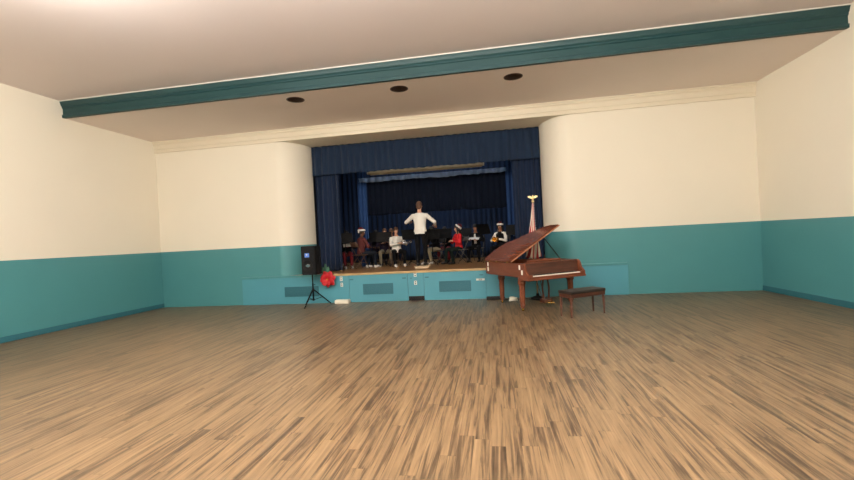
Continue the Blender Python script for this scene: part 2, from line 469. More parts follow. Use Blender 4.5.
# projection screen case above the opening, rolled screen inside
t = thing('projection_screen', 'long beige projection screen case hanging just below the navy valance', 'projection screen', (-2.1, 2.2, 3.80))
b = NB(); box(b, (0, 0, .09), (3.72, .16, .17), .03); obj('case', b, M['screen'], t, True)
b = NB(); box(b, (0, 0, -.008), (3.6, .03, .03), .008); obj('bottom_bar', b, M['screen'], t)
for s in (-1, 1):
    b = NB(); box(b, (s * 1.87, 0, .09), (.025, .15, .16), .008); obj('end_cap', b, M['offwhite'], t)
    b = NB(); tube(b, [(s * 1.5, 0, .17), (s * 1.5, 0, 1.58)], .008); obj('hanger', b, M['blackmetal'], t)

# ------------------------------------------------- grilles and plates on the stage front
def wall_grille(x0, x1, z0, z1, label):
    t = thing('wall_grille', label, 'grille', ((x0 + x1) / 2, -.001, z0), group='dark teal grilles in the stage front')
    w, h = x1 - x0, z1 - z0
    b = NB()
    bx(b, -w / 2, w / 2, -.012, 0, 0, .02); bx(b, -w / 2, w / 2, -.012, 0, h - .02, h)
    bx(b, -w / 2, -w / 2 + .02, -.012, 0, .02, h - .02); bx(b, w / 2 - .02, w / 2, -.012, 0, .02, h - .02)
    obj('frame', b, M['tealdark'], t)
    b = NB(); bx(b, -w / 2 + .02, w / 2 - .02, -.002, 0, .02, h - .02); obj('backing', b, M['tealdark'], t)
    b = NB()
    n = int((w - .04) / .035)
    for i in range(n):
        x = -w / 2 + .02 + (i + .5) * (w - .04) / n
        bx(b, x - .010, x + .010, -.009, -.002, .02, h - .02)
    for i in range(5):
        z = .02 + (i + .5) * (h - .04) / 5; bx(b, -w / 2 + .02, w / 2 - .02, -.010, -.002, z - .008, z + .008)
    obj('lattice', b, M['tealdark'], t)
wall_grille(-5.9, -4.89, .20, .48, 'dark teal grille in the stage front behind the loudspeaker tripod')
wall_grille(-3.61, -2.77, .20, .49, 'dark teal grille in the stage front left of the conductor')
wall_grille(-1.52, -.68, .21, .49, 'dark teal grille in the stage front nearest the piano')

def plate(x, z, w, h, label):
    t = thing('outlet_plate', label, 'outlet', (x, -.001, z), group='outlets on the stage front')
    b = NB(); box(b, (0, -.008, 0), (w, .014, h), .004); obj('cover', b, M['outletw'], t)
    for s in (-1, 1):
        b = NB(); box(b, (0, -.016, s * h * .22), (w * .4, .004, h * .2), .001); obj('socket', b, M['dark'], t)
plate(-4.22, .655, .075, .12, 'white outlet plate right of the red flower, upper of the pair')
plate(-4.21, .49, .07, .11, 'white outlet plate right of the red flower, lower of the pair')
plate(-2.15, .70, .075, .13, 'white outlet plate below the conductor, upper of the pair')
plate(-2.15, .475, .08, .11, 'white outlet plate below the conductor, lower of the pair')
plate(-.43, .50, .22, .05, 'wide white plate on the stage front beside the piano tail')

for x, z, w_ in ((-3.93, .62, .10), (-2.46, .61, .10), (-2.27, .60, .04), (-1.84, .61, .10), (-.40, .62, .10)):
    b = NB(); box(b, (x, -.005, z), (w_, .014, .028), .004); obj('finger_pull', b, M['tealdark'], stage_front)
t = thing('floor_vent', 'dark low vent at the foot of the stage front below the conductor', 'vent', (-2.14, -.001, 0))
b = NB(); bx(b, -.21, .21, -.02, 0, .002, .12, .004); obj('frame', b, M['dark'], t)
b = NB()
for i in range(5): bx(b, -.19, .19, -.026, -.018, .018 + i * .02, .026 + i * .02)
obj('slats', b, M['black'], t)
t = thing('floor_box', 'low off-white box on the floor below the red flower', 'box', (-4.17, -.12, 0))
b = NB(); box(b, (0, 0, .045), (.40, .17, .09), .012); obj('body', b, M['offwhite'], t)
b = NB(); box(b, (0, 0, .095), (.37, .14, .012), .004); obj('lid', b, M['outletw'], t)

# ------------------------------------------------------------- downlights
def downlight(x, y, label):
    t = thing('recessed_downlight', label, 'ceiling light', (x, y, ZL), group='recessed ceiling lights in a row')
    b = NB(); lathe(b, [(.172, -.004), (.196, -.004), (.196, .0), (.176, .0), (.172, .03)], n=40); obj('trim_ring', b, M['can'], t, True)
    b = NB(); lathe(b, [(.174, .0), (.165, .09), (.13, .19), (0, .20)], n=40); obj('baffle', b, M['can'], t, True)
    b = NB(); lathe(b, [(0, .09), (.04, .10), (.055, .13), (.045, .17), (.02, .19)], n=20); obj('bulb', b, M['offwhite'], t, True)
downlight(*CANS[0], 'dark recessed ceiling light at the left edge of the photo')
downlight(*CANS[1], 'dark recessed ceiling light in the middle of the row')
downlight(*CANS[2], 'dark recessed ceiling light nearest the right column')

# ------------------------------------------------------ hall lamps (behind and above the view)
def hall_lamp(x, y, label):
    t = thing('pendant_lamp', label, 'ceiling lamp', (x, y, ZC), group='globe lamps of the hall')
    b = NB(); lathe(b, [(0, 0), (.09, 0), (.08, -.03), (.015, -.05)], n=20); obj('canopy', b, M['white'], t, True)
    b = NB(); tube(b, [(0, 0, -.03), (0, 0, -.36)], .012); obj('stem', b, M['white'], t)
    b = NB(); lathe(b, [(.05, -.33), (.09, -.36), (.20, -.43), (.24, -.52), (.20, -.62), (.08, -.68), (0, -.69)], n=28); obj('globe', b, M['lampglass'], t, True)
for i, x in enumerate((-5.0, -1.8, 1.4)):
    for j, yy in enumerate((-7.4, -10.8)):
        hall_lamp(x, yy, 'white glass globe lamp hanging from the hall ceiling')

# ----------------------------------------------------- loudspeaker on tripod
SP = (-4.86, -.43)
t = thing('speaker_stand', 'black tripod stand under the loudspeaker by the stage', 'stand', (SP[0], SP[1], 0))
b = NB(); tube(b, [(0, 0, .14), (0, 0, .60)], .021, 12); obj('pole', b, M['blackmetal'], t, True)
b = NB(); tube(b, [(0, 0, .55), (0, 0, .84)], .016, 12); obj('inner_pole', b, M['blackmetal'], t, True)
b = NB(); tube(b, [(0, 0, .39), (0, 0, .46)], .034, 12); obj('collar', b, M['black'], t, True)
b = NB(); tube(b, [(0, 0, .14), (0, 0, .19)], .03, 12); obj('lower_collar', b, M['black'], t, True)
for fx, fy in ((-.29, .13), (-.04, -.46), (.34, .32)):
    ft = V(fx, fy, .02); d = V(fx, fy, 0)
    b = NB(); tube(b, [d.normalized() * .03 + V(0, 0, .42), ft], .016, 8); lg = obj('leg', b, M['blackmetal'], t, True)
    b = NB(); tube(b, [d.normalized() * .03 + V(0, 0, .165), d * .52 + V(0, 0, .21)], .008, 6); obj('brace', b, M['blackmetal'], t, True)
    b = NB(); ball(b, ft, .02); obj('foot', b, M['black'], lg, True)
b = NB(); tube(b, [(.03, 0, .56), (.07, 0, .56)], .012, 8); obj('knob', b, M['black'], t, True)

t = thing('loudspeaker', 'black loudspeaker with blue light and silver badge on the tripod', 'speaker', (SP[0] + .02, SP[1], .84), math.radians(-10))
b = NB(); prism(b, [(-.21, -.18), (.21, -.18), (.215, -.10), (.14, .20), (-.14, .20), (-.215, -.10)], 0, .76, bev=.02); obj('cabinet', b, M['black'], t)
b = NB(); box(b, (0, -.187, .38), (.37, .014, .70), .006); obj('front_grille', b, M['grille'], t)
b = NB(); lathe(b, [(.0, .012), (.06, .006), (.135, -.002), (.15, .012), (.16, .012), (.16, -.004)], (0, -.196, .25), 28, axis=(0, -1, 0)); obj('woofer', b, M['black'], t, True)
b = NB(); box(b, (-.02, -.20, .52), (.14, .012, .11), .03); obj('light_panel', b, M['blue'], t)
b = NB(); ball(b, (-.02, -.206, .535), (.022, .006, .022)); obj('light_dot', b, M['offwhite'], t, True)
b = NB(); box(b, (.0, -.20, .245), (.13, .012, .055), .02); box(b, (.0, -.203, .245), (.05, .014, .085), .02); obj('badge', b, M['silver'], t)
b = NB(); tube(b, [(.215, -.02, .47), (.235, -.0, .47), (.235, .0, .33), (.205, .0, .33)], .012, 8); obj('handle', b, M['black'], t, True)

# ------------------------------------------------------------- red flower
t = thing('poinsettia', 'big red poinsettia bloom with green leaves hung over the stage edge', 'flower', (-4.55, -.03, .67))
def petal(bm, ang, L, w, tilt, base, droop=.2):
    d = V(math.cos(ang), 0, math.sin(ang)); s = V(-math.sin(ang), 0, math.cos(ang)); f = V(0, -1, 0)
    grid = []
    for i in range(9):
        u = i / 8; wid = w * math.sin(PI * (u * .92 + .08)) ** .8 * (1 - .25 * u)
        c = base + d * (L * u) + f * (math.sin(tilt) * L * u - droop * L * u * u)
        row = []
        for j in range(-3, 4):
            v = j / 3
            row.append(c + s * (wid * v) + f * (.25 * wid * (1 - abs(v)) - .0))
        grid.append(row)
    top = [[bm.verts.new(p) for p in r] for r in grid]; bot = [[bm.verts.new(p + V(0, .005, 0)) for p in r] for r in grid]
    nI, nJ = len(grid), 7
    for i in range(nI - 1):
        for j in range(nJ - 1):
            bm.faces.new((top[i][j], top[i][j + 1], top[i + 1][j + 1], top[i + 1][j])); bm.faces.new((bot[i][j], bot[i + 1][j], bot[i + 1][j + 1], bot[i][j + 1]))
    rim = [(0, j) for j in range(nJ)] + [(i, nJ - 1) for i in range(1, nI)] + [(nI - 1, j) for j in range(nJ - 2, -1, -1)] + [(i, 0) for i in range(nI - 2, 0, -1)]
    for (a, c), (e, g) in zip(rim, rim[1:] + rim[:1]): bm.faces.new((top[a][c], top[e][g], bot[e][g], bot[a][c]))
for k in range(14):
    ring = k % 2; a = k * 2 * PI / 14 + .2
    b = NB(); petal(b, a, .24 - .05 * ring + random.uniform(-.015, .015), .115, .25 + .35 * ring, V(0, -.10 - .04 * ring, 0)); obj('bract', b, M['red'], t, True)
for k in range(7):
    a = k * 2 * PI / 7
    b = NB(); petal(b, a, .13, .055, .75, V(0, -.15, 0)); obj('bract', b, M['red'], t, True)
b = NB()
for k in range(9):
    a = k * 2.4; r = .008 * math.sqrt(k) * 1.6; ball(b, (r * math.cos(a), -.165, r * math.sin(a)), .011, u=8, v=6)
obj('flower_centre', b, M['yellow'], t, True)
for a, L in ((1.75, .36), (2.05, .30), (1.45, .27), (2.4, .28)):
    b = NB(); petal(b, a, L, .06, .1, V(-.03, -.06, .08)); obj('leaf', b, M['green'], t, True)
b = NB(); tube(b, [(0, -.13, 0), (-.01, -.04, .10), (-.02, -.01, .145)], .01); obj('stem', b, M['green'], t, True)

# ------------------------------------------------------------------ flag
def flag_mat():
    m = bpy.data.materials.new('flag_cloth'); m.use_nodes = True
    nt = m.node_tree; N = nt.nodes; L = nt.links; p = N['Principled BSDF']; p.inputs['Roughness'].default_value = .75
    uv = N.new('ShaderNodeUVMap'); uv.uv_map = 'UVMap'
    s = N.new('ShaderNodeSeparateXYZ'); L.new(uv.outputs[0], s.inputs[0])
    def mt(op, a, b=None):
        n = N.new('ShaderNodeMath'); n.operation = op
        for i, q in enumerate((a, b)):
            if q is None: continue
            if isinstance(q, (int, float)): n.inputs[i].default_value = q
            else: L.new(q, n.inputs[i])
        return n.outputs[0]
    st = mt('LESS_THAN', mt('FRACT', mt('MULTIPLY', mt('ADD', s.outputs[0], mt('MULTIPLY', s.outputs[1], -.12)), 11.0)), .5)
    mx = N.new('ShaderNodeMix'); mx.data_type = 'RGBA'; mx.inputs['A'].default_value = srgb(226, 216, 200); mx.inputs['B'].default_value = srgb(176, 44, 46)
    L.new(st, mx.inputs['Factor'])
    # canton with rows of stars
    vm = N.new('ShaderNodeVectorMath'); vm.operation = 'MULTIPLY'; vm.inputs[1].default_value = (20, 22, 1); L.new(uv.outputs[0], vm.inputs[0])
    vo = N.new('ShaderNodeTexVoronoi'); vo.inputs['Scale'].default_value = 1; vo.inputs['Randomness'].default_value = .0; L.new(vm.outputs[0], vo.inputs['Vector'])
    star = mt('LESS_THAN', vo.outputs['Distance'], .33)
    cm = N.new('ShaderNodeMix'); cm.data_type = 'RGBA'; cm.inputs['A'].default_value = srgb(36, 44, 82); cm.inputs['B'].default_value = srgb(232, 226, 210); L.new(star, cm.inputs['Factor'])
    inc = mt('MULTIPLY', mt('GREATER_THAN', s.outputs[1], .48), mt('LESS_THAN', mt('FRACT', mt('ADD', s.outputs[0], .80)), .40))
    fm = N.new('ShaderNodeMix'); fm.data_type = 'RGBA'; L.new(inc, fm.inputs['Factor']); L.new(mx.outputs['Result'], fm.inputs['A']); L.new(cm.outputs['Result'], fm.inputs['B'])
    L.new(fm.outputs['Result'], p.inputs['Base Color'])
    return m
FX, FY = .97, -.30
t = thing('flagpole', 'slim flagpole with pale gold eagle finial standing behind the piano', 'flagpole', (FX, FY, 0))
b = NB(); lathe(b, [(0, 0), (.17, 0), (.17, .03), (.12, .055), (.04, .08), (.03, .14), (0, .14)], n=28); obj('base', b, M['black'], t, True)
b = NB(); tube(b, [(0, 0, .10), (0, 0, 2.42)], .016, 12); obj('pole', b, M['nosing'], t, True)
e = NB()
lathe(e, [(0, 2.40), (.03, 2.40), (.035, 2.43), (.02, 2.45), (.028, 2.47), (0, 2.49)], n=16)
ball(e, (0, -.005, 2.51), (.025, .022, .045)); ball(e, (0, -.018, 2.56), (.016, .02, .017)); capsule(e, (0, -.03, 2.56), (0, -.046, 2.552), .007, .003)
for s in (-1, 1):
    prism(e, [(s * .015, 2.48), (s * .02, 2.535), (s * .06, 2.56), (s * .115, 2.555), (s * .12, 2.53), (s * .09, 2.51), (s * .06, 2.495)], -.008, .008, M=Matrix(((1, 0, 0, 0), (0, 0, 1, 0), (0, 1, 0, 0), (0, 0, 0, 1))))
obj('eagle_finial', e, M['gold'], t)
# the cloth hangs in folds round the pole
b = NB(); uvl = b.loops.layers.uv.new('UVMap'); n, nz = 96, 30; rows = []
for j in range(nz + 1):
    v = j / nz; z = 1.02 + (2.38 - 1.02) * v
    R = .022 + .13 * (1 - v) ** 1.5
    row = []
    for i in range(n):
        a = 2 * PI * i / n
        r = R * (1 + .28 * math.sin(6 * a + 1.5 * v + 1) + .12 * math.sin(11 * a - 2 * v))
        row.append(b.verts.new((-.01 * (1 - v) - .05 * (1 - v) + r * math.cos(a), -.02 + .7 * r * math.sin(a), z + (.05 * math.sin(2 * a + .6) if j == 0 else 0))))
    rows.append(row)
for j in range(nz):
    for i in range(n):
        k = (i + 1) % n
        f = b.faces.new((rows[j][i], rows[j][k], rows[j + 1][k], rows[j + 1][i]))
        for l, (uu, vv) in zip(f.loops, ((i / n, j / nz), ((i + 1) / n, j / nz), ((i + 1) / n, (j + 1) / nz), (i / n, (j + 1) / nz))): l[uvl].uv = ((uu * 1.0 + .28) % 1.0001, vv)
fl = obj('flag', b, flag_mat(), smooth=True); fl.location = (FX, FY, 0)
sm = fl.modifiers.new('thick', 'SOLIDIFY'); sm.thickness = .004; sm.offset = -1
tag(fl, 'red and white striped national flag with navy canton draped around the flagpole', 'flag')

# ----------------------------------------------------------------- piano
PA = math.radians(31)
PO = V(.62, -2.26, 0)
piano = thing('grand_piano', 'brown mahogany grand piano with propped open lid at right of the stage', 'piano', PO, PA)
piano.scale = (1, 1, 1.035)
# local frame: x along the keyboard (bass at 0), y towards the tail
PW, PL = 1.48, 1.82
def tail_outline(inset=0.0, y0=.0, n=22):
    pts = [(inset, y0), (PW - inset, y0)]
    pts.append((PW - inset, .95))
    # bentside curve to a rounded tail
    P0, P1, P2, P3 = V(PW - inset, .95, 0), V(PW - inset - .06, 1.20, 0), V(1.02 - inset, 1.40, 0), V(.80 - inset, 1.68, 0)
    for i in range(1, n):
        s = i / n; p = P0 * (1 - s) ** 3 + P1 * 3 * s * (1 - s) ** 2 + P2 * 3 * s * s * (1 - s) + P3 * s ** 3
        pts.append((p.x, p.y))
    r = (.80 - 2 * inset) / 2; cx = .40; cy = 1.68
    for i in range(0, 17):
        a = PI * i / 16; pts.append((cx + r * math.cos(a), cy + (PL - 1.68 - inset) * math.sin(a)))
    return pts
zr0, zr1 = .70, .98
outer = tail_outline(0, .34); inner = tail_outline(.04, .38)
b = NB()   # rim as a ring
vo = [[b.verts.new((x, y, z)) for x, y in outer] for z in (zr0, zr1)]; vi = [[b.verts.new((x, y, z)) for x, y in inner] for z in (zr0, zr1)]
n = len(outer)
for k in range(n):
    q = (k + 1) % n
    b.faces.new((vo[0][k], vo[0][q], vo[1][q], vo[1][k])); b.faces.new((vi[0][k], vi[1][k], vi[1][q], vi[0][q]))
    b.faces.new((vo[1][k], vo[1][q], vi[1][q], vi[1][k])); b.faces.new((vo[0][k], vi[0][k], vi[0][q], vo[0][q]))
obj('rim', b, M['mahog'], piano)
b = NB(); prism(b, tail_outline(.035, .375), .74, .765); obj('soundboard', b, M['nosing'], piano)
b = NB(); prism(b, tail_outline(.10, .52), .84, .86); pl = obj('iron_plate', b, M['plate'], piano)
b = NB()
for i in range(40):
    x = .14 + i * 1.2 / 39; ye = 1.75 if x < .7 else max(.75, 1.5 - (x - .7) * 1.35)
    tube(b, [(x, .56, .875), (x * .97 + .01, ye, .875)], .0016, 4)
obj('strings', b, M['silver'], pl)
# arms curving down at the keyboard ends
for s, x0 in ((0, .0), (1, PW - .05)):
    prof = [(.34, .66), (.34, .98), (.20, .98), (.15, .96), (.12, .91), (.105, .86), (.085, .82), (.05, .79), (.02, .765), (.0, .74), (.0, .66)]
    b = NB(); prism(b, [(y_, z_) for y_, z_ in prof], x0, x0 + .05, M=Matrix(((0, 0, 1, 0), (1, 0, 0, 0), (0, 1, 0, 0), (0, 0, 0, 1)))); obj('arm', b, M['mahog'], piano)
b = NB(); bx(b, -.005, PW + .005, -.02, .36, .635, .675, .012); obj('keybed', b, M['mahog'], piano)
b = NB(); bx(b, .05, PW - .05, -.005, .02, .672, .715, .006); obj('keyslip', b, M['mahog'], piano)
for x0, x1 in ((.05, .125), (PW - .125, PW - .05)):
    b = NB(); bx(b, x0, x1, .0, .19, .675, .755, .008); obj('cheek_block', b, M['mahog'], piano)
b = NB(); kx0, kx1 = .127, PW - .127; kw = (kx1 - kx0) / 52
for i in range(52): bx(b, kx0 + i * kw + .0006, kx0 + (i + 1) * kw - .0006, .012, .16, .70, .732, .001)
obj('white_keys', b, M['ivory'], piano)
b = NB()
pat = [1, 0, 1, 1, 0, 1, 1]
for i in range(51):
    if pat[(i + 0) % 7] if i % 7 in (0, 2, 3, 5, 6) else 0: bx(b, kx0 + (i + 1) * kw - .006, kx0 + (i + 1) * kw + .006, .062, .16, .73, .745, .002)
obj('black_keys', b, M['ebony'], piano)
b = NB(); extrude_x(b, [(.16, .70), (.175, .70), (.20, .90), (.20, .965), (.185, .965), (.183, .90)], .05, PW - .05); obj('fallboard', b, M['mahogd'], piano)
b = NB(); bx(b, .05, PW - .05, .20, .38, .965, .98, .003); bx(b, .05, PW - .05, .34, .36, .72, .97); obj('front_shelf', b, M['mahog'], piano)
b = NB(); prism(b, tail_outline(.03, .34), .685, .71); obj('bottom_board', b, M['mahogd'], piano)
b = NB()
for p, q in (((.1, .4), (.55, 1.7)), ((.74, .4), (.5, 1.7)), ((1.38, .4), (.6, 1.6))): tube(b, [(p[0], p[1], .67), (q[0], q[1], .67)], .035, 6)
obj('beams', b, M['mahogd'], piano)
# legs
for lx, ly in ((.085, .36), (PW - .12, .36), (.33, 1.56)):
    b = NB()
    prof = [(.055, .64), (.085, .63), (.085, .56), (.066, .53), (.062, .30), (.055, .14), (.068, .12), (.05, .10), (.045, .065), (0, .065)]
    lathe(b, [(0, .70 if ly > 1 else .66)] + [(.085, .70 if ly > 1 else .66)] + prof[1:], (lx, ly, 0), 8)
    lg = obj('leg', b, M['mahog'], piano)
    b = NB(); tube(b, [(lx - .014, ly, .03), (lx + .014, ly, .03)], .03, 16); tube(b, [(lx, ly, .03), (lx, ly, .075)], .014, 10); obj('caster', b, M['brass'], lg, True)
# pedal lyre
b = NB()
for dx in (-.07, .07): tube(b, [(.74 + dx * .7, .42, .66), (.74 + dx * 1.25, .42, .42), (.74 + dx, .42, .18)], .02, 8)
bx(b, .62, .86, .34, .50, .10, .19, .02); bx(b, .64, .84, .38, .46, .60, .67, .01)
ly = obj('pedal_lyre', b, M['mahogd'], piano)
for dx in (-.06, 0, .06):
    b = NB(); tube(b, [(.74 + dx, .36, .13), (.74 + dx, .28, .125), (.74 + dx, .23, .11)], [.010, .013, .016], 8); obj('pedal', b, M['brass'], ly, True)
b = NB()
for dx in (-.03, .03): tube(b, [(.74 + dx, .50, .15), (.74 + dx * 2, .72, .67)], .008, 6)
obj('lyre_brace', b, M['mahogd'], piano)
# music desk
b = NB(); box(b, (.74, .44, 1.0), (.9, .02, .03), .005); obj('music_desk', b, M['mahog'], piano)
# lid, hinged along the bass side, raised
al = math.radians(28.5); ylid = .56
lo = [(x, y_) for x, y_ in tail_outline(-.015, ylid)]
Mt = Matrix.Translation((-.015, 0, .995)) @ Matrix.Rotation(-al, 4, 'Y') @ Matrix.Translation((.015, 0, 0))
b = NB(); prism(b, lo, 0, .022, M=Mt, bev=.004)
for f in b.faces:
    c = f.calc_center_median()
lid = obj('lid', b, M['mahog'], piano)
b = NB(); prism(b, [(-.015, ylid - .008), (PW + .015, ylid - .008), (PW + .015, ylid), (-.015, ylid)], -.002, .024, M=Mt); obj('lid_edge', b, M['mahogedge'], lid)
# folded-back front flap lying on the lid
b = NB(); prism(b, [(-.01, ylid + .005), (PW, ylid + .005), (PW, ylid + .30), (-.01, ylid + .30)], .023, .041, M=Mt, bev=.004); obj('front_flap', b, M['mahog'], lid)
for hy in (.75, 1.2, 1.5):
    b = NB(); tube(b, [(-.012, hy - .05, .99), (-.012, hy + .05, .99)], .008, 8); obj('hinge', b, M['brass'], piano, True)
top = Mt @ V(1.12, .80, 0)
b = NB(); tube(b, [(PW - .06, .70, .96), top], .012, 8); obj('lid_prop', b, M['ebony'], piano, True)
# pale tape strips stuck on the bass side
for yy, zz in ((.28, .90), (.20, .80), (1.58, .92), (1.58, .81)):
    b = NB(); xx = -.003
    box(b, (xx - .002, yy, zz), (.006, .05, .09), .001); s_ = obj('tape_strip', b, M['tape'], piano); s_['label'] = 'pale tape strip'

# bench in front of the keyboard
bl = V(-.0, 0, 0)
bench = thing('piano_bench', 'dark brown wooden piano bench cut off by the right photo edge', 'bench', (1.62, -2.44, 0), PA)
b = NB(); box(b, (0, 0, .47), (.86, .36, .06), .015); obj('seat', b, M['felt'], bench)
b = NB(); box(b, (0, 0, .41), (.84, .34, .08), .008); obj('apron', b, M['mahogd'], bench)
for sx in (-1, 1):
    for sy in (-1, 1):
        b = NB(); tube(b, [(sx * .39, sy * .14, .40), (sx * .40, sy * .145, 0)], [.032, .022], 4); obj('leg', b, M['mahogd'], bench)

# cables and power strip on the floor under the piano tail
t = thing('power_strip', 'dark power strip lying on the floor against the stage under the piano', 'power strip', (-.08, -.22, 0), .08)
b = NB(); box(b, (0, 0, .04), (.42, .10, .08), .012); obj('body', b, M['dark'], t)
for i in range(5):
    b = NB(); box(b, (-.15 + i * .075, 0, .082), (.04, .05, .006), .002); obj('socket', b, M['black'], t)
b = NB(); pts = []
for i in range(120):
    a = i * .36; r = .10 + .02 * math.sin(i * .7); pts.append((.0 + r * math.cos(a), .75 * r * math.sin(a), .015 + .0007 * i + .012 * (1 + math.sin(i * 1.1)) * .5))
tube(b, pts, .009, 6)
o = obj('cable_coil', b, M['offwhite'], smooth=True); o.location = (.36, -.62, 0); tag(o, 'pale tangled cable coil on the floor beneath the piano', 'cable')
b = NB(); tube(b, [(.15 + i * .06, -.25 - .12 * math.sin(i * .55) - .015 * i, .008) for i in range(20)], .007, 6)
tag(obj('power_cable', b, M['black'], smooth=True), 'thin black cable snaking over the floor under the piano', 'cable')

# ------------------------------------------------------------ podium
t = thing('conductor_podium', 'low pale wooden podium under the conductor at the stage edge', 'podium', (-2.12, 1.10, ZST))
b = NB(); box(b, (0, 0, .022), (.38, .40, .044), .006); obj('base', b, M['maple'], t)
b = NB(); box(b, (0, 0, .052), (.42, .44, .018), .005); obj('top', b, M['maple'], t)

# ----------------------------------------------------- people
def rotx(p, o, a):
    p = Vector(p) - o
    return Vector((p.x, p.y * math.cos(a) - p.z * math.sin(a), p.y * math.sin(a) + p.z * math.cos(a))) + o

def ik(s, w, l1, l2, hint):
    d = w - s; L = min(d.length, (l1 + l2) * .995); d = d.normalized()
    w2 = s + d * L
    a = (l1 * l1 - l2 * l2 + L * L) / (2 * L); h = math.sqrt(max(0, l1 * l1 - a * a))
    hv = Vector(hint); hv = (hv - d * hv.dot(d)).normalized()
    return s + d * a + hv * h, w2

def hand(bm, w, d, nrm, side, s=1.0, curl=.6):
    d = d.normalized(); nrm = (nrm - d * nrm.dot(d)).normalized(); lat = nrm.cross(d) * side
    for k in range(4):
        o = lat * (.030 - .020 * k) * s
        capsule(bm, w + d * .015 * s + o * .7, w + d * (.085 - .004 * abs(k - 1)) * s + o, .013 * s, .0115 * s, 8)
    lens = ((.042, .026, .020), (.046, .029, .022), (.043, .027, .021), (.034, .021, .018))
    for k in range(4):
        o = lat * (.030 - .020 * k) * s
        p = w + d * (.085 - .004 * abs(k - 1)) * s + o; ang = curl * .5 + .06 * k
        for i, l in enumerate(lens[k]):
            q = p + (d * math.cos(ang) + nrm * math.sin(ang) + lat * .10 * (1.5 - k)) * l * s
            capsule(bm, p, q, (.0095 - .001 * i) * s, (.0088 - .001 * i) * s, 8); p = q; ang += curl
    p = w + d * .03 * s + lat * .028 * s
    for l, dr, r in ((.040, d * .55 + lat * .75 + nrm * .25, .012), (.032, d * .85 + lat * .4 + nrm * .4, .010), (.026, d * .95 + nrm * .45, .009)):
        q = p + dr.normalized() * l * s; capsule(bm, p, q, r * s, r * .92 * s, 8); p = q

